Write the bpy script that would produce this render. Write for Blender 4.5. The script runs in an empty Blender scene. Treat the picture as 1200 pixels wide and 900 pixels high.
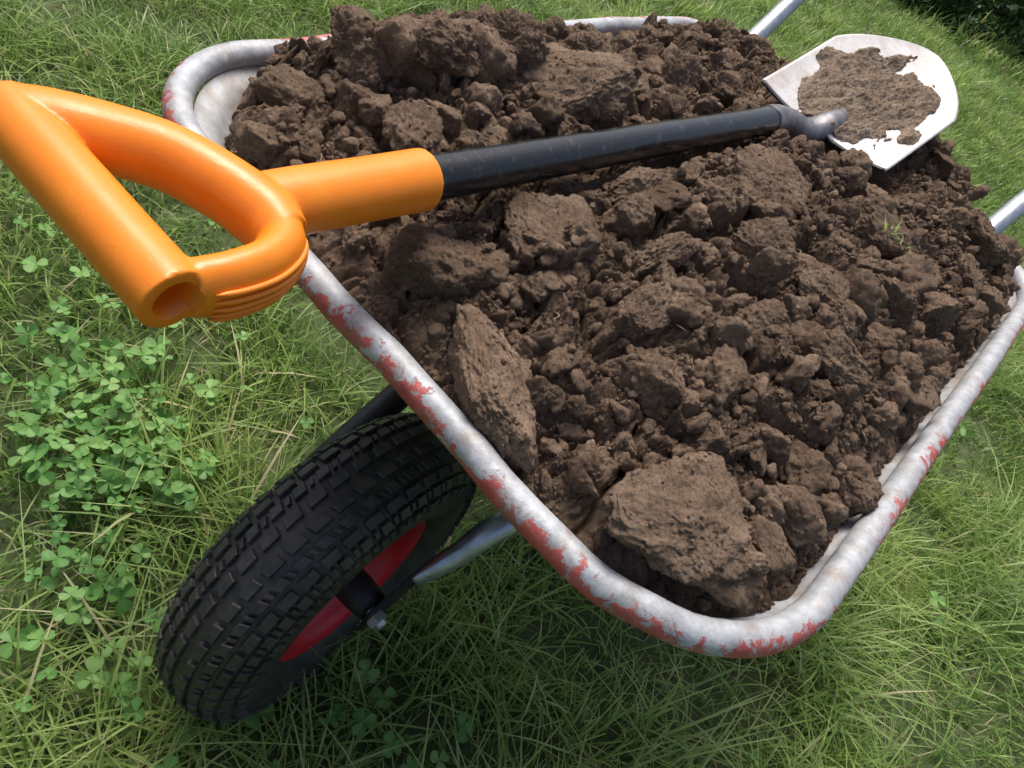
import bpy, bmesh, math, random
import numpy as np
from mathutils import Vector, Matrix
rng=np.random.default_rng(7); random.seed(7)
scene=bpy.context.scene
# ------------------------------------------------------------------ helpers
def link(o,parent=None):
    scene.collection.objects.link(o)
    if parent is not None: o.parent=parent
    return o
def empty(name):
    e=bpy.data.objects.new(name,None); e.empty_display_size=.1; return link(e)
def mesh_obj(name,verts,faces,mat=None,parent=None,smooth=True,attrs=None):
    """faces: list of (n,k) int arrays"""
    me=bpy.data.meshes.new(name)
    verts=np.asarray(verts,dtype=np.float32)
    if not isinstance(faces,list): faces=[faces]
    faces=[np.asarray(f,dtype=np.int32) for f in faces if len(f)]
    nl=sum(f.size for f in faces); npoly=sum(len(f) for f in faces)
    me.vertices.add(len(verts)); me.vertices.foreach_set('co',verts.ravel())
    me.loops.add(nl); me.loops.foreach_set('vertex_index',np.concatenate([f.ravel() for f in faces]))
    me.polygons.add(npoly)
    st=[];o=0
    for f in faces:
        st.append(o+np.arange(len(f))*f.shape[1]); o+=f.size
    me.polygons.foreach_set('loop_start',np.concatenate(st).astype(np.int32))
    me.update(calc_edges=True); me.validate()
    me.polygons.foreach_set('use_smooth',np.full(len(me.polygons),smooth))
    if attrs:
        for k,v in attrs.items():
            a=me.attributes.new(k,'FLOAT','POINT'); a.data.foreach_set('value',np.asarray(v,dtype=np.float32))
    ob=bpy.data.objects.new(name,me)
    if mat: me.materials.append(mat)
    return link(ob,parent)
def fix_normals(ob):
    bm=bmesh.new(); bm.from_mesh(ob.data); bmesh.ops.recalc_face_normals(bm,faces=bm.faces); bm.to_mesh(ob.data); bm.free()
def hsh(ix,iy,iz,seed):
    h=(ix.astype(np.int64)*374761393+iy.astype(np.int64)*668265263+iz.astype(np.int64)*2147483647//7+seed*1274126177)&0xffffffff
    h=((h^(h>>13))*1274126177)&0xffffffff
    h=((h^(h>>16))*2246822519)&0xffffffff
    h=h^(h>>15)
    return (h&0xffffff)/float(0xffffff)
def vnoise(p,seed=0):
    p=np.asarray(p,dtype=np.float64); f=np.floor(p); t=p-f; t=t*t*t*(t*(t*6-15)+10)
    i=f.astype(np.int64); r=0
    for dx in (0,1):
        wx=t[:,0] if dx else 1-t[:,0]
        for dy in (0,1):
            wy=t[:,1] if dy else 1-t[:,1]
            for dz in (0,1):
                wz=t[:,2] if dz else 1-t[:,2]
                r=r+wx*wy*wz*hsh(i[:,0]+dx,i[:,1]+dy,i[:,2]+dz,seed)
    return r*2-1
def fbm(p,oct=4,seed=0,gain=.5,lac=2.03):
    a=1;s=0;q=np.array(p,dtype=np.float64)
    for o in range(oct):
        s=s+a*vnoise(q+o*17.3,seed+o); a*=gain; q=q*lac
    return s
def worley2(x,y,seed=0):
    ix=np.floor(x).astype(np.int64); iy=np.floor(y).astype(np.int64)
    d1=np.full(x.shape,9.);d2=np.full(x.shape,9.);cid=np.zeros(x.shape);gx=np.zeros(x.shape);gy=np.zeros(x.shape)
    z=np.zeros_like(ix)
    for dx in (-1,0,1):
        for dy in (-1,0,1):
            cx=ix+dx;cy=iy+dy
            px=cx+hsh(cx,cy,z,seed);py=cy+hsh(cx,cy,z,seed+5)
            d=np.hypot(px-x,py-y); c=hsh(cx,cy,z,seed+9)
            m=d<d1
            d2=np.where(m,d1,np.minimum(d2,d)); cid=np.where(m,c,cid); d1=np.where(m,d,d1)
            gx=np.where(m,x-px,gx); gy=np.where(m,y-py,gy)
    return d1,d2,cid,gx,gy
def catmull(pts,n=8):
    P=[np.array(p,float) for p in pts]; P=[2*P[0]-P[1]]+P+[2*P[-1]-P[-2]]
    out=[]
    for i in range(1,len(P)-2):
        for k in range(n):
            t=k/n
            out.append(.5*((2*P[i])+(-P[i-1]+P[i+1])*t+(2*P[i-1]-5*P[i]+4*P[i+1]-P[i+2])*t*t+(-P[i-1]+3*P[i]-3*P[i+1]+P[i+2])*t**3))
    out.append(P[-2]); return np.array(out)
def sweep(pts,rad,seg=24,n=8,closed=False,up=(0,0,1),sup=2.0,spline=True,cap=True):
    L=len(pts)
    if np.isscalar(rad): rad=[(rad,rad)]*L
    rad=[(r,r) if np.isscalar(r) else tuple(r) for r in rad]
    if spline and not closed:
        C=catmull(pts,n); R=catmull([ (r[0],r[1],0) for r in rad],n)[:,:2]
    else:
        C=np.array(pts,float); R=np.array(rad,float)
    N=len(C)
    if closed: T=np.roll(C,-1,0)-np.roll(C,1,0)
    else: T=np.gradient(C,axis=0)
    T/=np.linalg.norm(T,axis=1)[:,None]
    up=np.array(up,float)
    S=np.cross(T,up); S/=np.linalg.norm(S,axis=1)[:,None]
    U=np.cross(S,T)
    a=np.linspace(0,2*np.pi,seg,endpoint=False)
    ca=np.sign(np.cos(a))*np.abs(np.cos(a))**(2/sup); sa=np.sign(np.sin(a))*np.abs(np.sin(a))**(2/sup)
    V=C[:,None,:]+S[:,None,:]*(ca[None,:,None]*R[:,0][:,None,None])+U[:,None,:]*(sa[None,:,None]*R[:,1][:,None,None])
    V=V.reshape(-1,3)
    i=np.arange(N if closed else N-1)[:,None]; j=np.arange(seg)[None,:]
    i2=(i+1)%N; j2=(j+1)%seg
    F=np.stack([i*seg+j,i*seg+j2,i2*seg+j2,i2*seg+j],-1).reshape(-1,4)
    faces=[F]
    if not closed and cap:
        V=np.vstack([V,C[0],C[-1]]); b=len(V)-2; jj=np.arange(seg)
        faces.append(np.stack([np.full(seg,b),(jj+1)%seg,jj],-1))
        e=(N-1)*seg
        faces.append(np.stack([np.full(seg,b+1),e+jj,e+(jj+1)%seg],-1))
    return V,faces
def tube(name,pts,rad,mat,parent,**k):
    V,F=sweep(pts,rad,**k); return mesh_obj(name,V,F,mat,parent)
def join(parts):
    V=[];F=[];o=0
    for v,f in parts:
        V.append(v); F+= [np.asarray(x)+o for x in f]; o+=len(v)
    return np.vstack(V),F
def lathe(profile,center,axis='x',seg=64,closedprof=True):
    P=np.array(profile,float); n=len(P); a=np.linspace(0,2*np.pi,seg,endpoint=False)
    V=np.zeros((seg,n,3)); V[:,:,0]=P[:,0]; V[:,:,1]=np.cos(a)[:,None]*P[:,1]; V[:,:,2]=np.sin(a)[:,None]*P[:,1]
    V=V.reshape(-1,3)+np.array(center)
    i=np.arange(seg)[:,None]; j=np.arange(n if closedprof else n-1)[None,:]
    i2=(i+1)%seg;j2=(j+1)%n
    F=np.stack([i*n+j,i*n+j2,i2*n+j2,i2*n+j],-1).reshape(-1,4)
    return V,[F]
# ------------------------------------------------------------------ materials
class NT:
    def __init__(s,name):
        s.m=bpy.data.materials.new(name); s.m.use_nodes=True; s.t=s.m.node_tree; s.b=s.t.nodes['Principled BSDF']; s.out=s.t.nodes['Material Output']
        s.tc=s.n('ShaderNodeTexCoord')
    def n(s,t,**k):
        x=s.t.nodes.new(t)
        for a,v in k.items(): setattr(x,a,v)
        return x
    def l(s,a,b): s.t.links.new(a,b)
    def noise(s,scale,detail=4,rough=.55,dist=0,coord='Object'):
        x=s.n('ShaderNodeTexNoise'); x.inputs['Scale'].default_value=scale; x.inputs['Detail'].default_value=detail
        x.inputs['Roughness'].default_value=rough; x.inputs['Distortion'].default_value=dist
        s.l(s.tc.outputs[coord],x.inputs['Vector']); return x.outputs['Fac']
    def ramp(s,fac,stops):
        x=s.n('ShaderNodeValToRGB'); e=x.color_ramp.elements
        while len(e)<len(stops): e.new(.5)
        for i,(p,c) in enumerate(stops):
            e[i].position=p; e[i].color=(*c,1) if len(c)==3 else c
        s.l(fac,x.inputs['Fac']); return x.outputs['Color']
    def mix(s,fac,a,b,mode='MIX'):
        x=s.n('ShaderNodeMix',data_type='RGBA',blend_type=mode)
        for v,i in ((fac,0),(a,6),(b,7)):
            if isinstance(v,bpy.types.NodeSocket): s.l(v,x.inputs[i])
            else: x.inputs[i].default_value=v if i==0 else ((*v,1))
        return x.outputs[2]
    def attr(s,name):
        x=s.n('ShaderNodeAttribute'); x.attribute_name=name; return x.outputs['Fac']
    def math(s,op,a,b=0.0):
        x=s.n('ShaderNodeMath',operation=op)
        for v,i in ((a,0),(b,1)):
            if isinstance(v,bpy.types.NodeSocket): s.l(v,x.inputs[i])
            else: x.inputs[i].default_value=v
        return x.outputs[0]
    def bump(s,h,strength,dist,prev=None):
        x=s.n('ShaderNodeBump'); x.inputs['Strength'].default_value=strength; x.inputs['Distance'].default_value=dist
        s.l(h,x.inputs['Height'])
        if prev is not None: s.l(prev,x.inputs['Normal'])
        return x.outputs['Normal']
    def set(s,**k):
        for a,v in k.items():
            i=s.b.inputs[a.replace('_',' ')]
            if isinstance(v,bpy.types.NodeSocket): s.l(v,i)
            else: i.default_value=(*v,1) if isinstance(v,tuple) and len(v)==3 else v
def soil_mat(name,dark,mid,light):
    s=NT(name)
    c=s.ramp(s.noise(38,8,.7),[(.3,dark),(.5,mid),(.72,light)])
    c2=s.ramp(s.noise(420,4,.7),[(.3,(.62,.60,.59)),(.7,(1.26,1.25,1.24))])
    c=s.mix(1.0,c,c2,'MULTIPLY')
    t=s.ramp(s.attr('tint'),[(0,(.55,.52,.5)),(.5,(1,1,1)),(1,(1.42,1.42,1.42))])
    c=s.mix(1.0,c,t,'MULTIPLY')
    b=s.bump(s.noise(160,8,.75),1.0,.007)
    b=s.bump(s.noise(900,4,.8),.9,.0025,b)
    s.set(Base_Color=c,Roughness=.95,Normal=b); s.b.inputs['Specular IOR Level'].default_value=.15
    return s.m
M_soil=soil_mat('soil',(.175,.119,.082),(.295,.208,.146),(.42,.31,.225))
M_sand=soil_mat('dry_soil',(.38,.28,.20),(.50,.385,.285),(.60,.475,.36))
def plain(name,col,rough=.5,metal=0,var=.15,scale=30,bumps=0.0,spec=.5):
    s=NT(name); a=tuple(x*(1-var) for x in col); b=tuple(min(1,x*(1+var)) for x in col)
    c=s.ramp(s.noise(scale,6,.65),[(.3,a),(.7,b)])
    r=s.ramp(s.noise(scale*2.3,5,.6),[(.3,(max(0,rough-.1),)*3),(.7,(min(1,rough+.12),)*3)])
    s.set(Base_Color=c,Roughness=r,Metallic=metal); s.b.inputs['Specular IOR Level'].default_value=spec
    if bumps: s.set(Normal=s.bump(s.noise(scale*8,5,.6),bumps,.002))
    return s
M_galv=plain('galvanised_steel',(.46,.50,.54),.38,.75,.22,40,.15).m
s=NT('worn_tray_paint')
g=s.ramp(s.noise(55,7,.7),[(.3,(.27,.285,.30)),(.55,(.44,.46,.49)),(.75,(.57,.59,.61))])
n1=s.noise(60,10,.76,.3); n0=s.noise(7,3,.5)
mm=s.math('ADD',s.math('ADD',s.math('MULTIPLY',n0,.45),s.math('MULTIPLY',n1,.9)),s.math('MULTIPLY',s.attr('outer'),.12))
red=s.ramp(s.noise(90,4,.6),[(.3,(.38,.04,.035)),(.7,(.58,.11,.085))])
mk=s.ramp(mm,[(.715,(0,0,0)),(.755,(.92,.92,.92))])
c=s.mix(mk,g,red)
dm=s.ramp(s.noise(38,9,.78),[(.50,(0,0,0)),(.70,(.8,.8,.8))])
c=s.mix(dm,c,(.28,.21,.16))
s.set(Base_Color=c,Roughness=.55,Metallic=.2,Normal=s.bump(mk,.5,.0006,s.bump(s.noise(150,6,.7),.4,.0018)))
M_rim=s.m
s=NT('tray_inner_steel')
g=s.ramp(s.noise(30,7,.7),[(.3,(.25,.26,.28)),(.6,(.40,.42,.44))])
dm=s.ramp(s.noise(22,10,.78),[(.40,(0,0,0)),(.64,(.9,.9,.9))])
c=s.mix(dm,g,(.24,.175,.125)); s.set(Base_Color=c,Roughness=.55,Metallic=.3)
M_tray=s.m
s=NT('orange_plastic')
c=s.ramp(s.noise(25,6,.6),[(.3,(.88,.235,.010)),(.7,(.94,.28,.016))])
dm=s.ramp(s.noise(70,9,.8),[(.58,(0,0,0)),(.76,(.5,.5,.5))])
c=s.mix(dm,c,(.45,.15,.03))
b=s.bump(s.noise(700,3,.6),.14,.0005)
b=s.bump(s.noise(90,7,.75),.10,.002,b)
s.set(Base_Color=c,Roughness=s.ramp(s.noise(60,6,.7),[(.3,(.28,)*3),(.7,(.46,)*3)]),Normal=b); s.b.inputs['Subsurface Weight'].default_value=.06; s.b.inputs['Subsurface Radius'].default_value=(.01,.004,.001)
s.b.inputs['Subsurface Scale'].default_value=1
M_orange=s.m
s=NT('black_painted_shaft')
d=s.ramp(s.noise(90,10,.8),[(.54,(0,0,0)),(.78,(.6,.6,.6))])
c=s.mix(d,(.010,.012,.015),(.22,.185,.16))
s.set(Base_Color=c,Roughness=s.ramp(s.noise(45,6,.7),[(.3,(.12,)*3),(.7,(.30,)*3)]),Normal=s.bump(s.noise(400,4,.6),.12,.0005))
M_black=s.m
s=NT('tyre_rubber')
d=s.ramp(s.noise(45,10,.78),[(.40,(0,0,0)),(.75,(.55,.55,.55))])
c=s.mix(d,(.02,.021,.023),(.15,.125,.10))
s.set(Base_Color=c,Roughness=.48,Normal=s.bump(s.noise(500,4,.6),.3,.0008))
M_tyre=s.m
M_red=plain('red_wheel_paint',(.55,.012,.03),.38,0,.2,30).m
M_dark=plain('dark_steel',(.03,.03,.033),.5,.4,.3,40,.2).m
s=NT('blade_steel')
c=s.ramp(s.noise(30,8,.7),[(.3,(.40,.39,.40)),(.65,(.58,.575,.585))])
dm=s.ramp(s.noise(48,10,.8),[(.46,(0,0,0)),(.68,(.85,.85,.85))])
c=s.mix(dm,c,(.40,.31,.24)); s.set(Base_Color=c,Roughness=.45,Metallic=.25,Normal=s.bump(s.noise(200,5,.6),.15,.0008))
M_blade=s.m
def leaf_mat(name,stops,trans=.3,rough=.5):
    s=NT(name); c=s.ramp(s.attr('tint'),stops)
    c=s.mix(1.0,c,s.ramp(s.noise(3,3,.6),[(.3,(.80,.87,.86)),(.7,(1.2,1.12,1.02))]),'MULTIPLY')
    s.set(Base_Color=c,Roughness=rough); s.b.inputs['Specular IOR Level'].default_value=.35
    tr=s.n('ShaderNodeBsdfTranslucent'); s.l(c,tr.inputs['Color'])
    mx=s.n('ShaderNodeMixShader'); mx.inputs[0].default_value=trans
    s.l(s.b.outputs[0],mx.inputs[1]); s.l(tr.outputs[0],mx.inputs[2]); s.l(mx.outputs[0],s.out.inputs['Surface'])
    return s.m
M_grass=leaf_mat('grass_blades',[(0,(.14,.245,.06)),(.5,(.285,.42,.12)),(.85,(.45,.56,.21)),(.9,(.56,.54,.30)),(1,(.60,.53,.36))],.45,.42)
M_clover=leaf_mat('clover_leaves',[(0,(.09,.23,.055)),(.6,(.17,.36,.10)),(1,(.26,.45,.15))],.35,.5)
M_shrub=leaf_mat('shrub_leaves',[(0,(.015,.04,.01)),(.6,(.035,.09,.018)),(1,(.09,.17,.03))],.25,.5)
s=NT('lawn_soil_ground')
c=s.ramp(s.noise(9,8,.7),[(.3,(.05,.07,.025)),(.55,(.09,.12,.04)),(.75,(.16,.155,.08))])
s.set(Base_Color=c,Roughness=.95,Normal=s.bump(s.noise(50,8,.7),.8,.02)); M_ground=s.m
# ------------------------------------------------------------------ ground
def gz(x,y): return .012*np.sin(x*1.9+1)*np.cos(y*1.3)
xs=np.concatenate([-np.geomspace(150,3,14),np.linspace(-2.8,2.8,60),np.geomspace(3,150,14)])
ys=np.concatenate([-np.geomspace(150,3,14),np.linspace(-2.8,10,120),np.geomspace(10.5,200,14)])
X,Y=np.meshgrid(xs,ys,indexing='ij'); Z=np.where((abs(X)<12)&(abs(Y)<12),gz(X,Y)*1.0,0)
V=np.stack([X,Y,Z],-1).reshape(-1,3); ny=len(ys)
i=np.arange(len(xs)-1)[:,None]; j=np.arange(ny-1)[None,:]
F=np.stack([i*ny+j,(i+1)*ny+j,(i+1)*ny+j+1,i*ny+j+1],-1).reshape(-1,4)
mesh_obj('ground',V,F,M_ground)
# ------------------------------------------------------------------ grass
def blades(px,py,h,w,tint,lean=.5):
    n=len(px); az=rng.uniform(0,2*np.pi,n); face=az+rng.normal(0,.5,n)+np.pi/2
    ln=np.abs(rng.normal(lean,.35,n)); 
    lv=np.array([0,.38,.72,1.0]); wd=np.array([.75,1,.75,.0])
    pz=gz(px,py)
    dx=np.cos(az);dy=np.sin(az); fx=np.cos(face);fy=np.sin(face)
    V=np.zeros((n,7,3)); k=0
    for li,(l,wf) in enumerate(zip(lv,wd)):
        out=h*ln*(l**1.9); up=h*l*(1-.32*np.minimum(ln,1.6)*l)
        cx=px+dx*out; cy=py+dy*out; cz=pz+up-.004
        if li<3:
            for sg in (-1,1):
                V[:,k,0]=cx+sg*fx*w*wf/2; V[:,k,1]=cy+sg*fy*w*wf/2; V[:,k,2]=cz; k+=1
        else: V[:,k]=np.stack([cx,cy,cz],-1)
    b=np.arange(n)[:,None]*7
    Q=np.concatenate([b+np.array([0,1,3,2]),b+np.array([2,3,5,4])]); T=b+np.array([4,5,6])
    dry=(tint>.86)[:,None]
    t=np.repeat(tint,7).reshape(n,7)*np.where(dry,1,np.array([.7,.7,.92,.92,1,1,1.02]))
    return V.reshape(-1,3),[Q,T],t.ravel()
def scatter(n,x0,x1,y0,y1,thin=.0):
    x=rng.uniform(x0,x1,n);y=rng.uniform(y0,y1,n)
    d=fbm(np.stack([x*9,y*9,x*0],-1),3,3)
    keep=rng.uniform(0,1,n)<np.clip(.70+.6*d,.25,1)
    return x[keep],y[keep],d[keep]
parts=[];tints=[]
def addg(n,x0,x1,y0,y1,h0,h1,w0,w1,lean=.55,sel=None,dryf=.045):
    x,y,d=scatter(n,x0,x1,y0,y1)
    if sel is not None:
        m=sel(x,y); x=x[m];y=y[m];d=d[m]
    m=len(x); big=fbm(np.stack([x*2.3,y*2.3,x*0],-1),3,11)
    h=rng.uniform(h0,h1,m)*(1+.45*big)*(1+.35*d); w=rng.uniform(w0,w1,m)
    t=np.clip(.47+.28*big+rng.normal(0,.19,m),0,.83)
    dry=rng.uniform(0,1,m)<dryf; t[dry]=rng.uniform(.89,.97,dry.sum())
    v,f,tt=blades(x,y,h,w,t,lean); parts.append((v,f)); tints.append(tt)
addg(165000,-1.9,1.5,-.7,2.2,.035,.08,.0017,.0038)
addg(34000,-1.9,1.5,-.7,2.2,.06,.125,.002,.0042,1.0)
addg(12000,-1.9,1.5,-.7,2.2,.03,.06,.0014,.0026,1.5,dryf=.9)
addg(90000,-2.9,1.8,2.2,5.5,.05,.10,.004,.007,sel=lambda x,y:abs(x+.4+.05*y)<1.9)
addg(45000,-3.5,2.0,5.5,10.5,.06,.14,.007,.012)
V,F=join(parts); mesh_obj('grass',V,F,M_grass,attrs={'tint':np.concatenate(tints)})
# ------------------------------------------------------------------ clover
def clover_mesh():
    cx=[];cy=[]
    def cl(n,x,y,sx,sy):
        cx.append(rng.normal(x,sx,n)); cy.append(rng.normal(y,sy,n))
    cl(85,-.37,.05,.07,.07); cl(60,-.27,.0,.05,.05); cl(24,-.55,.12,.12,.08); cl(20,.2,.06,.06,.05); cl(8,.75,.9,.15,.2); cl(26,-.1,-.12,.1,.04)
    cl(30,-.5,.4,.6,.6); cl(14,1.0,2.0,.5,.5)
    x=np.concatenate(cx);y=np.concatenate(cy); P=[];T=[]
    for k in range(len(x)):
        h=random.uniform(.045,.075); az=random.uniform(0,6.28); tx,ty=random.gauss(0,.4),random.gauss(0,.4)
        bx=x[k];by=y[k];bz=float(gz(bx,by)); top=np.array([bx+tx*.03,by+ty*.03,bz+h]); t0=random.uniform(.1,.9)
        r=random.uniform(.009,.018)
        st=np.array([[bx-.0006,by,bz],[bx+.0006,by,bz],top+[.0005,0,0],top-[.0005,0,0]])
        P.append((st,[np.array([[0,1,2,3]])])); T+= [t0*.5]*4
        nrm=Vector((tx,ty,1)).normalized(); q=Vector((0,0,1)).rotation_difference(nrm)
        for a in range(3):
            A=az+a*2.094+random.gauss(0,.12); rr=r*random.uniform(.88,1.1); fold=random.uniform(.02,.35)
            prof=[(.02,0),(.3,.36),(.62,.54),(.9,.42),(.98,.14)]
            pts2=[(.0,0,0)]+[(u,wv,fold*wv*1.4) for u,wv in prof[1:]]+[(.93,0,.0)]+[(u,-wv,fold*wv*1.4) for u,wv in prof[:0:-1]]
            ca,sa=math.cos(A),math.sin(A); vv=[]
            for (u,wv,zz) in pts2:
                v=Vector(((u*ca-wv*sa)*rr,(u*sa+wv*ca)*rr,zz*rr+u*(1-u)*rr*.3)); v=q@v; vv.append(top+np.array(v))
            vv=np.array(vv); n=len(vv); mid=5
            c=vv[0]*.45+vv[mid]*.55; vv=np.vstack([vv,c]); ii=np.arange(n)
            P.append((vv,[np.stack([np.full(n,n),ii,(ii+1)%n],-1)])); T+=[t0+random.uniform(-.1,.1)]*n+[min(1,t0+.25)]
    V,F=join(P); mesh_obj('clover_patch',V,F,M_clover,smooth=False,attrs={'tint':T})
clover_mesh()
# ------------------------------------------------------------------ shrub mass
def shrub(name,cx,cy,rx,ry,hh,n,size,flowers=0):
    e=empty(name); 
    th=rng.uniform(0,2*np.pi,n); rr=rng.uniform(0,1,n)**.4; z=rng.uniform(0,1,n)
    lump=1+.35*fbm(np.stack([np.cos(th)*2+cx,np.sin(th)*2+cy,z*3],-1),3,21)
    prof=np.sqrt(np.clip(1-z**2.2,0,1))*.75+.25
    x=cx+np.cos(th)*rx*rr*lump*prof; y=cy+np.sin(th)*ry*rr*lump*prof; zz=z*hh*lump
    a=rng.normal(0,1,(n,3)); a/=np.linalg.norm(a,axis=1)[:,None]; b=np.cross(a,rng.normal(0,1,(n,3))); b/=np.linalg.norm(b,axis=1)[:,None]
    sz=rng.uniform(.6,1.4,n)[:,None]*size; c=np.stack([x,y,zz],-1)
    V=np.stack([c-a*sz,c-b*sz*.45,c+a*sz,c+b*sz*.45],1).reshape(-1,3)
    F=np.arange(n*4).reshape(-1,4)
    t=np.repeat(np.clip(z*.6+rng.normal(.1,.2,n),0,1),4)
    mesh_obj('foliage',V,[F],M_shrub,e,False,{'tint':t})
    st=[]
    for k in range(22):
        A=random.uniform(0,6.28); R=random.uniform(.2,.8)
        st.append(sweep([(cx+math.cos(A)*.1*rx,cy+math.sin(A)*.1*ry,-.02),(cx+math.cos(A)*R*.5*rx,cy+math.sin(A)*R*.5*ry,hh*.5),(cx+math.cos(A)*R*rx,cy+math.sin(A)*R*ry,hh*.85)],[.012,.008,.003],seg=6,n=4))
    V,F=join(st); mesh_obj('stems',V,F,plain('shrub_stem',(.06,.05,.025),.8).m,e)
    if flowers:
        P=[]
        for k in range(flowers):
            A=random.uniform(3.2,6.2); q=np.array([cx+math.cos(A)*rx*.9,cy+math.sin(A)*ry*.95,random.uniform(.1,.6)*hh])
            for p in range(7):
                w=q+np.random.default_rng(k*9+p).normal(0,.012,3); r=.012
                a=rng.normal(0,1,3);a/=np.linalg.norm(a);b=np.cross(a,[.3,.5,.8]);
                P.append((np.array([w-a*r,w-b*r*.6,w+a*r,w+b*r*.6]),[np.array([[0,1,2,3]])]))
        V,F=join(P); mesh_obj('blossoms',V,F,plain('purple_petal',(.28,.05,.30),.6).m,e,False)
shrub('shrub',-1.45,6.3,.8,.8,.45,16000,.028,10)
shrub('shrub',.0,7.1,1.4,1.0,.8,20000,.035,6)
shrub('shrub',-2.8,9.3,1.5,1.2,1.0,14000,.045)
shrub('shrub',1.8,9.0,1.5,1.2,1.0,12000,.045)
# ------------------------------------------------------------------ wheelbarrow
WB=empty('wheelbarrow')
RIMZ=.58; AX=.322; Y0=.008; Y1=.972
def rrect(x0,x1,y0,y1,rad,nc=14,ns=14):
    cs=[((x1-rad[0],y0+rad[0]),rad[0],-90),((x1-rad[1],y1-rad[1]),rad[1],0),((x0+rad[2],y1-rad[2]),rad[2],90),((x0+rad[3],y0+rad[3]),rad[3],180)]
    arcs=[]
    for (c,r,a) in cs:
        arcs.append([(c[0]+r*math.cos(math.radians(a+90*k/nc)),c[1]+r*math.sin(math.radians(a+90*k/nc))) for k in range(nc+1)])
    out=[]
    for k in range(4):
        out+=arcs[k]; p=arcs[k][-1]; q=arcs[(k+1)%4][0]
        out+=[(p[0]+(q[0]-p[0])*t/ns,p[1]+(q[1]-p[1])*t/ns) for t in range(1,ns)]
    return np.array(out)
RAD=(.138,.11,.11,.115)
ring=rrect(-AX,AX,Y0,Y1,RAD)
pts=np.column_stack([ring,np.full(len(ring),RIMZ)])
pts[:,2]+=.0018*np.sin(pts[:,0]*31+pts[:,1]*17)+.001*np.sin(pts[:,0]*77+pts[:,1]*63)
V,F=sweep(pts,(.0115),seg=18,closed=True,spline=False)
mesh_obj('rolled_rim',V,F,M_rim,WB,attrs={'outer':np.tile(np.cos(np.linspace(0,2*np.pi,18,endpoint=False)+.4),len(pts))})
levels=[(0.009,.009,.574),(.022,.028,.560),(.065,.12,.49),(.10,.20,.42),(.125,.255,.365),(.14,.285,.345),(.17,.32,.338)]
Rn=[]
for (ins,fr,z) in levels:
    f=1-ins*1.0
    Rn.append(np.column_stack([rrect(-AX+ins,AX-ins,Y0+fr,Y1-ins*1.1,tuple(r*f for r in RAD)),np.full(len(ring),z)]))
N=len(ring); V=np.vstack(Rn+[np.array([[0,.6,.336]])]); i=np.arange(len(levels)-1)[:,None]; j=np.arange(N)[None,:]; j2=(j+1)%N
F=[np.stack([i*N+j,i*N+j2,(i+1)*N+j2,(i+1)*N+j],-1).reshape(-1,4)]
jj=np.arange(N); F.append(np.stack([np.full(N,len(V)-1),(len(levels)-1)*N+jj,(len(levels)-1)*N+(jj+1)%N],-1))
tr=mesh_obj('tray',V,F,M_tray,WB); md=tr.modifiers.new('thick','SOLIDIFY'); md.thickness=.0018; md.offset=0
tube('handle_tube_right',[(.075,.13,.222),(.085,.17,.252),(.1,.25,.295),(.16,.6,.312),(.20,.85,.345),(.213,.99,.455),(.2225,1.15,.576),(.25,1.5,.79)],[(.006,.014),(.012,.0155)]+[.0155]*6,M_galv,WB,seg=20)
tube('handle_tube_left',[(-.1,.25,.297),(-.17,.6,.312),(-.25,.85,.345),(-.28,.99,.455),(-.292,1.15,.571),(-.33,1.5,.79)],.0155,M_galv,WB,seg=20)
tube('fork_arm_left',[(-.082,.09,.205),(-.09,.13,.232),(-.1,.25,.297),(-.107,.29,.302)],.0165,M_dark,WB,seg=20)
for sx,hx in ((1,.25),(-1,-.33)):
    a=np.array([hx*.93,1.36,.70+.004]);b=np.array([hx,1.5,.79])
    tube('hand_grip',[b-(b-a)*.9,b,b+(b-a)*.03],.0185,M_black,WB,seg=20)
    lx=.19*sx
    tube('leg',[(lx*.95,.62,.31),(lx,.70,.16),(lx*1.03,.78,.02),(lx*1.03,.86,.015),(lx*1.05,.90,.15),(lx*1.1,.86,.33)],.0135,M_galv,WB,seg=16)
tube('cross_brace',[(-.19,.76,.05),(0,.76,.055),(.19,.76,.05)],.009,M_galv,WB,seg=12)
def plate(name,pts,th,mat,parent,nx):
    bm=bmesh.new(); vs=[bm.verts.new((nx,p[0],p[1])) for p in pts]; f=bm.faces.new(vs)
    r=bmesh.ops.extrude_face_region(bm,geom=[f]); bmesh.ops.translate(bm,vec=(th,0,0),verts=[v for v in r['geom'] if isinstance(v,bmesh.types.BMVert)])
    bmesh.ops.recalc_face_normals(bm,faces=bm.faces); bmesh.ops.bevel(bm,geom=bm.edges[:],offset=.001,segments=2,affect='EDGES')
    me=bpy.data.meshes.new(name); bm.to_mesh(me); bm.free(); me.materials.append(mat); return link(bpy.data.objects.new(name,me),parent)
WC=np.array([0,.085,.190]); 
for sx in (1,-1):
    plate('fork_plate',[(WC[1]-.016,WC[2]-.015),(WC[1]+.012,WC[2]-.02),(WC[1]+.075,WC[2]+.022),(WC[1]+.088,WC[2]+.058),(WC[1]+.05,WC[2]+.052),(WC[1]-.012,WC[2]+.014)],.004*sx,M_dark,WB,.070*sx)
tube('axle',[(-.088,WC[1],WC[2]),(0,WC[1],WC[2]),(.088,WC[1],WC[2])],.006,M_galv,WB,seg=16)
for sx in (1,-1):
    V,F=lathe([(.0745*sx,.001),(.0745*sx,.011),(.083*sx,.011),(.0835*sx,.009),(.0835*sx,.001)],WC,seg=6); mesh_obj('axle_nut',V,F,M_galv,WB,False)
WH=empty('wheel'); WH.parent=WB
WH.matrix_local=Matrix.Translation(Vector(WC))@Matrix.Rotation(math.radians(4.5),4,'Z')@Matrix.Translation(-Vector(WC))
tw=.053; th=.050; rc=.138
prof=[]
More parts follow.
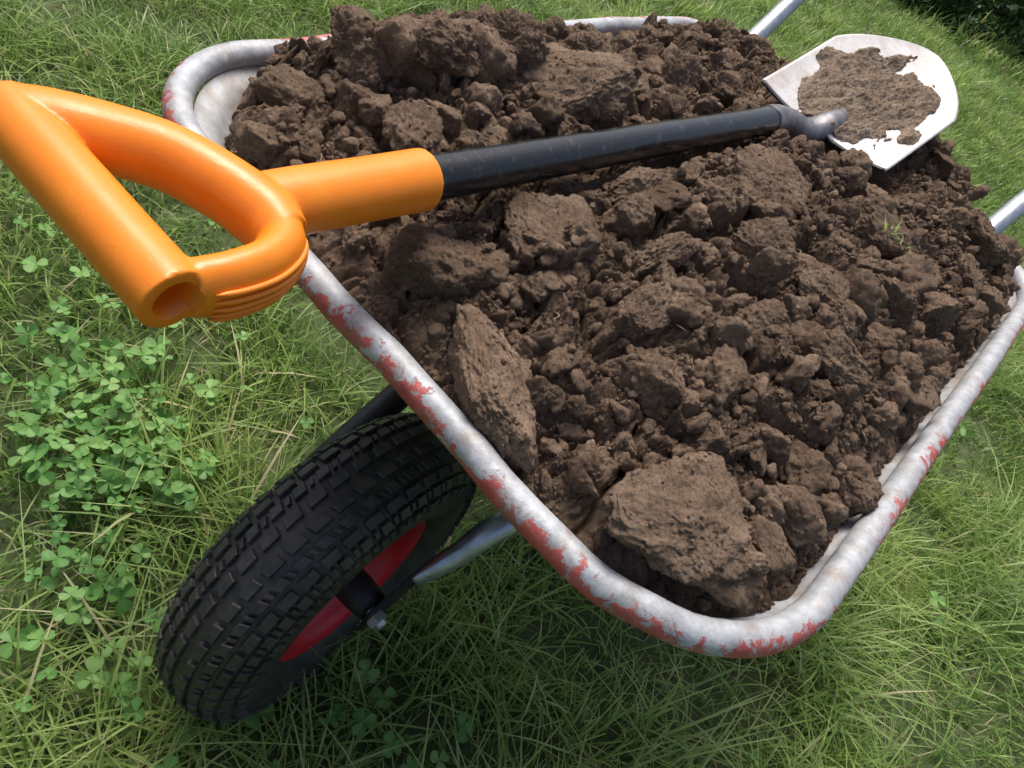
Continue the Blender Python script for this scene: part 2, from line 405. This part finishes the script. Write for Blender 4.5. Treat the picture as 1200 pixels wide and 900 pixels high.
for a in np.linspace(-148,148,56):
    r=math.radians(a); e=.82
    prof.append((tw*math.copysign(abs(math.sin(r))**e,math.sin(r)), rc+th*math.copysign(abs(math.cos(r))**.9,math.cos(r))))
V,F=lathe(prof,WC,seg=120); mesh_obj('tyre',V,F,M_tyre,WH)
def sect(a):
    r=math.radians(a); e=.82
    p=lambda r:np.array([tw*math.copysign(abs(math.sin(r))**e,math.sin(r)), rc+th*math.copysign(abs(math.cos(r))**.9,math.cos(r))])
    c=p(r); d=p(r+.02)-p(r-.02); d/=np.linalg.norm(d); n=np.array([-d[1],d[0]]); 
    if n[1]*math.cos(r)+n[0]*math.sin(r)<0: n=-n
    return c,d,n
B=[]
def block(ang,a,wa,lc,h,skew=0):
    c,d,n=sect(a)
    vs=[]
    for lvl,(hh,tp) in enumerate(((-.001,1.0),(h*.85,.95),(h,.86))):
        for (su,sv) in ((-1,-1),(1,-1),(1,1),(-1,1)):
            q=c+d*su*wa*tp+n*hh; t=ang+(sv*lc*tp+su*skew)/ .19
            vs.append((q[0],math.cos(t)*q[1],math.sin(t)*q[1]))
    v=np.array(vs)+WC
    f=[[8,9,10,11]]
    for k in (0,4):
        for m in range(4): f.append([k+m,k+(m+1)%4,k+4+(m+1)%4,k+4+m])
    B.append((v,[np.array(f)]))
nb=46
for k in range(nb):
    t=2*np.pi*k/nb; dt=2*np.pi/nb
    for r,(a,wa,lc,sk) in enumerate([(-7,.0050,.0098,.0012),(7,.0050,.0098,-.0012),(-22,.0050,.0070,.002),(22,.0050,.0070,-.002),(-38,.0050,.0100,0),(38,.0050,.0100,0),(-54,.0054,.0066,0),(54,.0054,.0066,0),(-71,.0055,.0045,0),(71,.0055,.0045,0)]):
        off=[0,.5,.25,.75,.5,0,.2,.7,.45,.95][r]
        jt=random.gauss(0,.004)
        block(t+off*dt+jt*.3,a,wa,lc,.0046,sk)
        if r in (2,3): block(t+(off+.5)*dt,a,wa*.8,.0022,.0038,sk)
        if r in (6,7): block(t+(off+.5)*dt,a,wa*.85,.0026,.0038,sk)
        if r in (8,9): block(t+(off+.5)*dt,a,wa*.8,.0034,.0028,sk)
V,F=join(B); mesh_obj('tread_blocks',V,F,M_tyre,WH,False)
rp=[(-.034,.100),(-.038,.104),(-.040,.099),(-.034,.090),(-.026,.086),(-.006,.080),(-.004,.055),(-.010,.03),(-.004,.028),(.004,.028),(.010,.03),(.004,.055),(.006,.080),(.026,.086),(.034,.090),(.040,.099),(.038,.104),(.034,.100),(.028,.094),(-.028,.094)]
V,F=lathe(rp,WC,seg=96); mesh_obj('wheel_rim',V,F,M_red,WH)
V,F=lathe([(-.066,.006),(-.066,.017),(-.045,.020),(.045,.020),(.066,.017),(.066,.006)],WC,seg=32); mesh_obj('hub',V,F,M_dark,WH)
# ------------------------------------------------------------------ soil heap
IX=AX-.014; IY0=Y0+.014; IY1=Y1-.014
def edge_d(x,y,r=.13):
    cx=0; cy=(IY0+IY1)/2; qx=np.abs(x-cx)-(IX-r); qy=np.abs(y-cy)-((IY1-IY0)/2-r)
    return -(np.hypot(np.maximum(qx,0),np.maximum(qy,0))+np.minimum(np.maximum(qx,qy),0)-r)
def wall_h(x,y):
    """height of the inner tray wall relative to the rim"""
    D=edge_d(x,y)+.014
    side=-.006-1.55*np.maximum(D-.012,0)
    front=-.012-.76*np.maximum(np.minimum(D,y-Y0)-.022,0)
    wf=np.clip((.30-y)/.12,0,1)*np.clip((np.minimum(AX-np.abs(x),1)-(y-Y0))/.05+.7,0,1)
    return side*(1-wf)+front*wf
def g2(x,y,cx,cy,sx,sy): return np.exp(-((x-cx)/sx)**2-((y-cy)/sy)**2)
def spade_lim(x,y,w=.018,sl=1.4):
    xs_=-.054+.035*(y+.03)
    a=np.abs(x-xs_)
    lim=.046+np.maximum(0,a-w)*sl+np.maximum(0,y-.66)*9
    bl=.038+np.maximum(0,y-.70)*.28+np.maximum(0,np.abs(x)-.105)*1.2+np.maximum(0,.66-y)*3
    return np.minimum(lim,bl)
def heap0(x,y):
    d=np.maximum(edge_d(x,y),0)
    h=-.014+.070*(1-np.exp(-d/.055))
    h=h+.032*g2(x,y,-.20,.25,.10,.15)-.006*g2(x,y,-.24,.62,.10,.14)+.026*g2(x,y,.13,.40,.14,.18)+.014*g2(x,y,.17,.75,.14,.12)
    h=h-.06*g2(x,y,-.30,.02,.08,.08)-.045*g2(x,y,.30,.95,.06,.07)
    h=h+.010*g2(x,y,-.13,.89,.16,.06)+.02*g2(x,y,.12,.90,.12,.05)-.012*g2(x,y,-.2,.93,.1,.06)
    return np.minimum(h,spade_lim(x,y))
def facets(x,y,seed):
    d1,d2,c,gx,gy=worley2(x,y,seed)
    tx=np.cos(c*91)*.9; ty=np.sin(c*57)*.9
    return (c-.5)+tx*gx+ty*gy, d2-d1
def heap(x,y):
    sh=x.shape; x=x.ravel();y=y.ravel()
    p=np.stack([x,y,x*0],-1)
    w=fbm(p*14,4,40)*.018; w2=fbm(p*14+9,4,41)*.018
    h=heap0(x,y)
    d=np.clip(edge_d(x,y)/.05,0,1)
    n=.012*fbm(p*9,3,1)
    f1,e1=facets((x+w)*17,(y+w2)*17,3); n+=.015*f1-.013*np.exp(-(e1/.07)**2)
    f2,e2=facets((x+w*.6)*40,(y+w2*.6)*40,8); n+=.008*f2-.006*np.exp(-(e2/.10)**2)
    f3,e3=facets((x+w*.3)*95,(y+w2*.3)*95,18); n+=.0035*f3-.002*np.exp(-(e3/.12)**2)
    n+=.0028*fbm(p*160,3,5)+.0013*fbm(p*420,2,6)
    hh=h+n*(.35+.65*d)
    return np.minimum(hh,spade_lim(x,y)+.003+.002*n/.01).reshape(sh)
nx_,ny_=600,900
xs=np.linspace(-IX,IX,nx_); ys=np.linspace(IY0,IY1,ny_)
X,Y=np.meshgrid(xs,ys,indexing='ij'); H=heap(X,Y); D=edge_d(X,Y); W=wall_h(X,Y)
V=np.stack([X,Y,RIMZ+H],-1).reshape(-1,3)
i=np.arange(nx_-1)[:,None]; j=np.arange(ny_-1)[None,:]
F=np.stack([i*ny_+j,(i+1)*ny_+j,(i+1)*ny_+j+1,i*ny_+j+1],-1).reshape(-1,4)
ok=((D>0)&(H>W+.0005)).reshape(-1)[F].all(1); F=F[ok]
tint=.45+.25*fbm(np.stack([X.ravel()*7,Y.ravel()*7,X.ravel()*0],-1),3,77)
SO=empty('soil_heap')
mesh_obj('soil_mass',V,F,M_soil,SO,True,{'tint':tint})
ICO={}
for k in (1,2,3,4,5,6):
    bm=bmesh.new(); bmesh.ops.create_icosphere(bm,subdivisions=k,radius=1); bm.verts.ensure_lookup_table()
    ICO[k]=(np.array([v.co[:] for v in bm.verts]),np.array([[v.index for v in f.verts] for f in bm.faces])); bm.free()
def rotm(ax,ay,az): 
    from mathutils import Euler
    return np.array(Euler((ax,ay,az)).to_matrix())
def clod(sub,size,scale,seed,K=9,rough=1.0,sharp=22):
    D_,F_=ICO[sub]; r=np.random.default_rng(seed)
    nn=r.normal(0,1,(K,3)); nn/=np.linalg.norm(nn,axis=1)[:,None]; dd=r.uniform(.5,.95,K)
    dots=D_@nn.T; q=np.where(dots>.05,dd/np.maximum(dots,.05),9); q=np.minimum(q,1.15)
    rad=-np.log(np.exp(-q*sharp).sum(1))/sharp; rad=np.clip(rad,.3,1.1)
    if sub>=3:
        rad=rad*(1+rough*(.12*fbm(D_*1.7+seed,3,seed%97)+.06*fbm(D_*6+seed,3,seed%89)))
        if sub>=5: rad=rad*(1+rough*(.030*fbm(D_*18,3,seed%83)+.014*fbm(D_*50,2,seed%31)-.05*np.maximum(0,fbm(D_*9+3,2,seed%71)-.3)))
    else: rad=rad*r.uniform(.8,1.15,len(D_))
    return D_*rad[:,None]*size*np.array(scale),F_
def slab(size,scale,seed):
    v,f=clod(6,1,(1,1,1),seed,10,1.0); 
    zc=.44+.08*fbm(v*1.8+seed,3,seed%41)+.034*fbm(v*8,4,seed%43)+.013*fbm(v*32,3,seed%47)
    z=v[:,2]; z=np.sign(z)*zc*np.tanh(np.abs(z)/zc*1.15)
    xy=v[:,:2]*(1+.12*(1-np.abs(v[:,2:3])))
    return np.column_stack([xy,z])*size*np.array(scale),f
def place(lst,name):
    P=[];T=[]
    for (v,f,t) in lst: P.append((v,[f])); T.append(np.full(len(v),t))
    V,F=join(P); mesh_obj(name,V,F,M_soil,SO,True,{'tint':np.concatenate(T)})
big=[]
BIG=[(.224,.076,.004,.058,(1,.95,.8),(.20,.12,.3),.56,1),
(.076,.042,.010,.050,(.55,1.1,.9),(.15,-.15,1.0),.88,1),
(.22,.287,.008,.034,(1,.7,1),(.5,.3,.5),.58,1),(.06,.41,.006,.042,(1,.85,1),(.45,.3,.2),.66,1),
(.071,.231,.008,.029,(.5,1,.9),(.4,.6,.2),.58,1),(-.002,.29,-.002,.036,(.6,1,.8),(.4,.7,.1),.55,0),
(.015,.165,.000,.045,(1,.9,.6),(.3,.2,.4),.58,1),(-.012,.08,-.004,.048,(.9,.9,.7),(.3,.2,.4),.32,0),
(.179,.335,.006,.036,(1,.8,1),(.5,.4,1.1),.58,1),(.272,.41,.004,.028,(1,.8,.6),(.2,.2,.1),.55,0),
(.216,.757,.008,.042,(1,.8,.6),(.1,.3,.3),.48,0),(.245,.66,.006,.032,(1,.9,.9),(.5,.3,1.3),.5,1),(.25,.83,.002,.03,(1,.9,.7),(.5,.1,.3),.45,0),
(-.130,.32,.008,.062,(.7,1,.8),(.35,.30,-.35),.78,1),(-.22,.152,.002,.038,(1,.8,.7),(.2,.4,1.1),.55,0),
(-.185,.206,.010,.038,(1,.9,.7),(.2,.1,.4),.55,0),(-.175,.275,.012,.034,(1,.8,.9),(.6,.4,1.1),.6,0),
(.27,.16,.002,.028,(1,.8,.6),(.2,.4,.1),.5,0),(.16,.25,.004,.028,(1,.8,.9),(.7,.2,.7),.58,1),(-.18,.43,.006,.036,(1,.8,.6),(.2,.6,1.9),.6,0),
(-.14,.56,.006,.034,(1,.9,.7),(.9,.2,.7),.5,0),(-.15,.68,.002,.032,(1,.8,.9),(.4,.2,.9),.55,0),(-.1,.62,.002,.028,(1,.8,.7),(.6,.3,.9),.48,0),
(.14,.125,.002,.026,(1,.7,.9),(.3,.3,2.9),.5,0),(.1,.16,.006,.026,(.6,1,.9),(.5,.3,.4),.62,1),(.17,.17,.004,.026,(.8,1,.6),(.2,.5,.4),.55,0),
(.15,.53,.004,.034,(.9,.8,.9),(.5,.3,.4),.52,1),(.24,.52,.004,.032,(1,.8,.9),(.5,.3,1.4),.5,0),(.13,.61,.000,.028,(1,.8,.6),(.3,.1,1.4),.45,0),
(-.24,.34,.004,.032,(1,.8,.6),(.3,.1,1.4),.55,0),(-.22,.09,.000,.028,(1,.8,.6),(.3,.1,.4),.55,0),(-.12,.12,.006,.03,(1,.8,.9),(.1,.1,2.4),.5,0),(-.05,.87,.0,.036,(1,.8,.7),(.1,.1,2.4),.5,0),(-.17,.83,-.004,.034,(1,.8,.7),(.1,.1,1.4),.5,0),
(.02,.24,.002,.026,(1,.8,.9),(.5,.1,.4),.6,0),(.11,.33,.004,.031,(1,.8,.9),(.6,.0,.9),.62,1),(.21,.43,.004,.031,(1,.7,.9),(.6,.3,.1),.52,0),(.29,.26,.0,.022,(1,.8,.9),(.3,.3,.1),.5,0),(.04,.33,.002,.026,(1,.8,.9),(.6,-.2,.1),.55,0)]
seedpts=[]
def surf_pts(v,n,r):
    c=v.mean(0); up=(v[:,2]-c[2])>-.1*(v[:,2].max()-c[2]); idx=np.nonzero(up)[0]
    return v[r.choice(idx,min(n,len(idx)))]
for k,(x,y,dz,sz,sc,ro,t,sl) in enumerate(BIG):
    if sl: v,f=slab(sz,sc,100+k)
    else: v,f=clod(6 if sz>.030 else 5,sz,sc,100+k,9)
    v=v@rotm(*ro).T
    z0=RIMZ+float(heap0(np.array([x]),np.array([y]))[0])+dz
    v=v+np.array([x,y,z0]); big.append((v,f,t)); seedpts.append((surf_pts(v,int((8e4 if sl else 9e4)*sz*sz)+40,rng),t))
place(big,'large_clods')
def ok_pos(x,y,r):
    z=heap0(x,y)
    xs_=-.054+.035*(y+.03)
    return (edge_d(x,y)>r*.9)&(z>wall_h(x,y)+.002)&((z+r*.6<spade_lim(x,y,.018,2)+.002)|((np.abs(x-xs_)>.03+r)&(y<.64)))
med=[];n=1150
x=rng.uniform(-IX,IX,n);y=rng.uniform(IY0,IY1,n); s_=.005+.018*rng.uniform(0,1,n)**2.0
k_=ok_pos(x,y,s_); x,y,s_=x[k_],y[k_],s_[k_]; z=RIMZ+heap(x,y)
for k in range(len(x)):
    v,f=clod(4 if s_[k]>.010 else 3,s_[k],rng.uniform(.5,1.15,3),1000+k,8,1.5,30); v=v@rotm(*rng.uniform(0,6,3)).T
    v=v+np.array([x[k],y[k],z[k]+s_[k]*.15]); t=float(np.clip(rng.normal(.5,.17),.1,1))
    med.append((v,f,t))
    if s_[k]>.009: seedpts.append((surf_pts(v,int(1.1e5*s_[k]**2),rng),t))
place(med,'clods')
def inst(name,P,s_,sub,t=None,proto=24):
    pr=[clod(sub,1,tuple(np.random.default_rng(q).uniform(.55,1.1,3)),5000+q,7,1.6,50) for q in range(proto)]; L=len(P)
    pi=rng.integers(0,proto,L); PV=np.array([p[0] for p in pr]); Ff=pr[0][1]
    q=rng.normal(0,1,(L,4)); q/=np.linalg.norm(q,axis=1)[:,None]; w,a,b,c=q.T
    R=np.stack([1-2*(b*b+c*c),2*(a*b-c*w),2*(a*c+b*w),2*(a*b+c*w),1-2*(a*a+c*c),2*(b*c-a*w),2*(a*c-b*w),2*(b*c+a*w),1-2*(a*a+b*b)],-1).reshape(L,3,3)
    V=np.einsum('lij,lvj->lvi',R,PV[pi])*s_[:,None,None]+P[:,None,:]
    nv=V.shape[1]; F=(Ff[None]+np.arange(L)[:,None,None]*nv).reshape(-1,3)
    if t is None: t=np.clip(rng.normal(.52,.15,L),.05,1)
    mesh_obj(name,V.reshape(-1,3),[F],M_soil,SO,sub>2,{'tint':np.repeat(t,nv)})
def crumbs(n,s0,s1,sub,name,lift=.3):
    x=rng.uniform(-IX,IX,n);y=rng.uniform(IY0,IY1,n)
    dn=fbm(np.stack([x*22,y*22,x*0],-1),3,55); kk=rng.uniform(0,1,n)<np.clip(.6+.9*dn,.06,1); x=x[kk];y=y[kk]; n=len(x)
    s_=s0+(s1-s0)*rng.uniform(0,1,n)**2.5
    k_=ok_pos(x,y,s_*1.0); x,y,s_=x[k_],y[k_],s_[k_]; z=RIMZ+heap(x,y)+s_*lift
    inst(name,np.stack([x,y,z],-1),s_,sub)
crumbs(10500,.0022,.009,3,'small_clods',lift=.1)
crumbs(140000,.0006,.0024,1,'crumbs',lift=.2)
P=np.vstack([p for p,t in seedpts]); T=np.concatenate([np.full(len(p),t) for p,t in seedpts])
s_=.0005+.0018*rng.uniform(0,1,len(P))**3
inst('clinging_crumbs',P,s_,1,np.clip(T+rng.normal(0,.12,len(P)),.05,1))
P=[]
for k in range(60):
    x=random.uniform(.0,.27) if k%3 else random.uniform(-.25,-.1); y=random.uniform(.05,.6); z=RIMZ+float(heap(np.array([x]),np.array([y]))[0])+.004
    a=random.uniform(0,6.28); l=random.uniform(.005,.013)
    P.append(sweep([(x,y,z),(x+math.cos(a)*l,y+math.sin(a)*l,z+random.uniform(0,.004)),(x+math.cos(a+.6)*l*1.8,y+math.sin(a+.6)*l*1.8,z-.001)],[.0003,.0004,.0002],seg=5,n=4))
V,F=join(P); mesh_obj('roots',V,F,plain('dry_root',(.32,.24,.13),.8).m,SO)
P=[];T=[]
for k in range(16):
    x=.165+random.gauss(0,.008); y=.50+random.gauss(0,.012); z=RIMZ+float(heap0(np.array([x]),np.array([y]))[0])+.026; a=random.uniform(0,6.28); l=random.uniform(.01,.022)
    P.append((np.array([[x,y,z],[x+.0015,y+.001,z],[x+math.cos(a)*l,y+math.sin(a)*l,z+random.uniform(.001,.01)]]),[np.array([[0,1,2]])])); T+=[.7]*3
V,F=join(P); mesh_obj('grass_sprig',V,F,M_grass,SO,True,{'tint':T})
# ------------------------------------------------------------------ spade
SP=empty('spade')
A=np.array([-.055,-.036,.668]); Bp=np.array([-.032,.62,.648]); dr=(Bp-A)/np.linalg.norm(Bp-A)
sock=A+dr*.098
tube('black_shaft',[A+dr*.07,A+dr*.3,A+dr*.5,Bp],.0157,M_black,SP,seg=36)
P=[]
P.append(sweep([A-dr*.030,A+dr*.0,A+dr*.05,sock-dr*.003,sock],[.019,.0198,.0200,.0206,.0198],seg=40))
c0=np.array([-.147,-.149,.677]); c1=np.array([-.0060,-.1425,.674])
cd=(c1-c0)/np.linalg.norm(c1-c0)
P.append(sweep([c0-cd*.006,c0-cd*.002,c0+cd*.04,c0+cd*.1,c1],[.012,.0165,.0176,.0176,.0180],seg=36))
armU=[c0+cd*.002,(-.137,-.136,.677),(-.121,-.114,.676),(-.099,-.092,.676),(-.071,-.0755,.674),(-.046,-.066,.671),(-.028,-.067,.670)]
P.append(sweep(armU,[(.0165,.0165),(.0185,.0175),(.0190,.0185),(.0180,.0190),(.018,.019),(.018,.0195),(.016,.019)],seg=32))
armL=[(-.040,-.065,.670),(-.022,-.072,.670),(-.0110,-.090,.671),(-.0085,-.112,.672),(-.0115,-.132,.673)]
P.append(sweep(armL,[(.014,.018),(.0135,.0190),(.0125,.0195),(.0125,.0190),(.012,.0165)],seg=32))
V,F=join(P); gob=mesh_obj('d_grip',V,F,M_orange,SP)
V,F=sweep([c1-cd*.024,c1-cd*.01,c1+cd*.02],[.0100,.0112,.0120],seg=36,spline=False); cut=mesh_obj('cut_tmp',V,F); fix_normals(cut)
m=gob.modifiers.new('r','REMESH'); m.mode='VOXEL'; m.voxel_size=.0011
m=gob.modifiers.new('s','SMOOTH'); m.iterations=6; m.factor=.6
m=gob.modifiers.new('b','BOOLEAN'); m.object=cut; m.operation='DIFFERENCE'; m.solver='EXACT'
dg=bpy.context.evaluated_depsgraph_get(); nm=bpy.data.meshes.new_from_object(gob.evaluated_get(dg))
gob.modifiers.clear(); gob.data=nm
if not nm.materials: nm.materials.append(M_orange)
nm.polygons.foreach_set('use_smooth',np.ones(len(nm.polygons),bool))
bpy.data.objects.remove(cut)
C=catmull(armL[::-1],8)[3:-6]; T_=np.gradient(C,axis=0); T_/=np.linalg.norm(T_,axis=1)[:,None]; S_=np.cross(T_,[0,0,1]); S_/=np.linalg.norm(S_,axis=1)[:,None]
P=[]
for k in range(5):
    zz=-.0135+.0050*k; o=.0130*math.sqrt(1-(zz/.0198)**2)+.0002
    c=C+S_*o+np.array([0,0,1.])*zz; n_=len(c); r_=[.0017*min(1,.25+min(q,n_-1-q)/3) for q in range(n_)]
    P.append(sweep(c,r_,seg=10,spline=False))
V,F=join(P); mesh_obj('grip_ribs',V,F,M_orange,SP)
# blade
S0=np.array([.0,.695,.640]); bd=np.array([.000,.286,.088]); bd/=np.linalg.norm(bd); BL=.290
bs=np.array([1,.10,0.0]); bs/=np.linalg.norm(bs); bn=np.cross(bs,bd); bn/=np.linalg.norm(bn)
def bw(s):
    s=np.asarray(s,float); base=.092+.003*np.clip(s/.6,0,1)
    k=np.clip((s-.60)/.40,0,1); return base*np.clip(1-k**1.30,0,1)**.66+.0004
def bpoint(s,t,off=0.0):
    s=np.asarray(s,float);t=np.asarray(t,float)
    w=bw(s); lift=.013*t*t*np.clip(1-.5*s,0,1)*np.minimum(1,w/.08)+.010*(s-.4)**2
    sp=.010*np.exp(-(t*w/.014)**2)*np.clip(1-s/.45,0,1)
    P=S0+bd*(s*BL)[...,None]+bs*(t*w)[...,None]+bn*(lift+sp+off)[...,None]
    return P
s_=np.linspace(0,1,110)**.8;t_=np.linspace(-1,1,60); S,T=np.meshgrid(s_,t_,indexing='ij')
V=bpoint(S,T).reshape(-1,3); i=np.arange(109)[:,None];j=np.arange(59)[None,:]
F=np.stack([i*60+j,(i+1)*60+j,(i+1)*60+j+1,i*60+j+1],-1).reshape(-1,4)
b=mesh_obj('blade',V,F,M_blade,SP); m=b.modifiers.new('t','SOLIDIFY'); m.thickness=.0024; m.offset=0
for sg in (-1,1):
    pp=[bpoint(np.array(0.0),np.array(sg*t)) for t in (.22,.6,.98)]
    tube('foot_tread',pp,[(.004,.0022)]*3,M_dark,SP,seg=12)
M_sock=plain('worn_dark_socket',(.16,.16,.17),.42,.5,.6,60,.3).m
tube('socket',[Bp-dr*.02,Bp,np.array([-.024,.655,.643]),np.array([-.010,.685,.637]),bpoint(np.array(.08),np.array(0.))-bn*.004,bpoint(np.array(.24),np.array(0.))-bn*.006,bpoint(np.array(.42),np.array(0.))-bn*.008],[(.0168,.0168),(.0168,.0168),(.0170,.0165),(.018,.0155),(.016,.013),(.009,.010),(.003,.006)],M_sock,SP,seg=28)
ns,nt=220,180
S,T=np.meshgrid(np.linspace(.03,.93,ns),np.linspace(-.9,.92,nt),indexing='ij')
q=np.stack([S.ravel()*4,T.ravel()*2.2,S.ravel()*0],-1)
mk=(1-((S-.42)/.40)**2-((T-.0)/.85)**2).ravel()+.75*fbm(q*1.6,5,61)-.10
hh=.010*np.clip(mk,0,1)**.8*(1+.35*fbm(q*5,4,62))+.0012*fbm(q*30,2,63)
hh=np.where(mk>0,np.maximum(hh,.0006),-.002)
V=bpoint(S.ravel(),T.ravel(),hh+.0012)
i=np.arange(ns-1)[:,None];j=np.arange(nt-1)[None,:]
F=np.stack([i*nt+j,(i+1)*nt+j,(i+1)*nt+j+1,i*nt+j+1],-1).reshape(-1,4); F=F[(mk[F]>-.03).all(1)]
mesh_obj('dry_soil_on_blade',V,F,M_sand,SP,True,{'tint':.5+.2*fbm(q*3,3,64)})
# ------------------------------------------------------------------ camera
R=np.array([[.669,.641,.384],[.694,-.345,-.630],[-.267,.686,-.676]])
U_,_,Vt=np.linalg.svd(R); R=U_@Vt
cam=bpy.data.cameras.new('camera'); co=bpy.data.objects.new('camera',cam); link(co)
cam.sensor_width=36; cam.lens=28.0; cam.clip_start=.02; cam.clip_end=600
Mx=Matrix(((R[0][0],-R[1][0],-R[2][0],.225),(R[0][1],-R[1][1],-R[2][1],-.310),(R[0][2],-R[1][2],-R[2][2],.96),(0,0,0,1)))
co.matrix_world=Mx; scene.camera=co
# ------------------------------------------------------------------ light
sd=Vector((-.40,.30,.95)).normalized()
el=math.asin(sd.z); az=math.atan2(sd.x,sd.y)
w=bpy.data.worlds.new('World'); scene.world=w; w.use_nodes=True
sk=w.node_tree.nodes.new('ShaderNodeTexSky'); sk.sky_type='NISHITA'; sk.sun_disc=False; sk.sun_elevation=el; sk.sun_rotation=az; sk.dust_density=6
w.node_tree.links.new(sk.outputs[0],w.node_tree.nodes['Background'].inputs[0]); w.node_tree.nodes['Background'].inputs[1].default_value=.15
sl=bpy.data.lights.new('sun','SUN'); sl.energy=3.2; sl.angle=math.radians(26); sl.color=(1,.96,.90)
so=bpy.data.objects.new('sun',sl); link(so); so.rotation_euler=sd.to_track_quat('Z','Y').to_euler()
scene.view_settings.view_transform='Standard'; scene.view_settings.look='None'; scene.view_settings.exposure=0
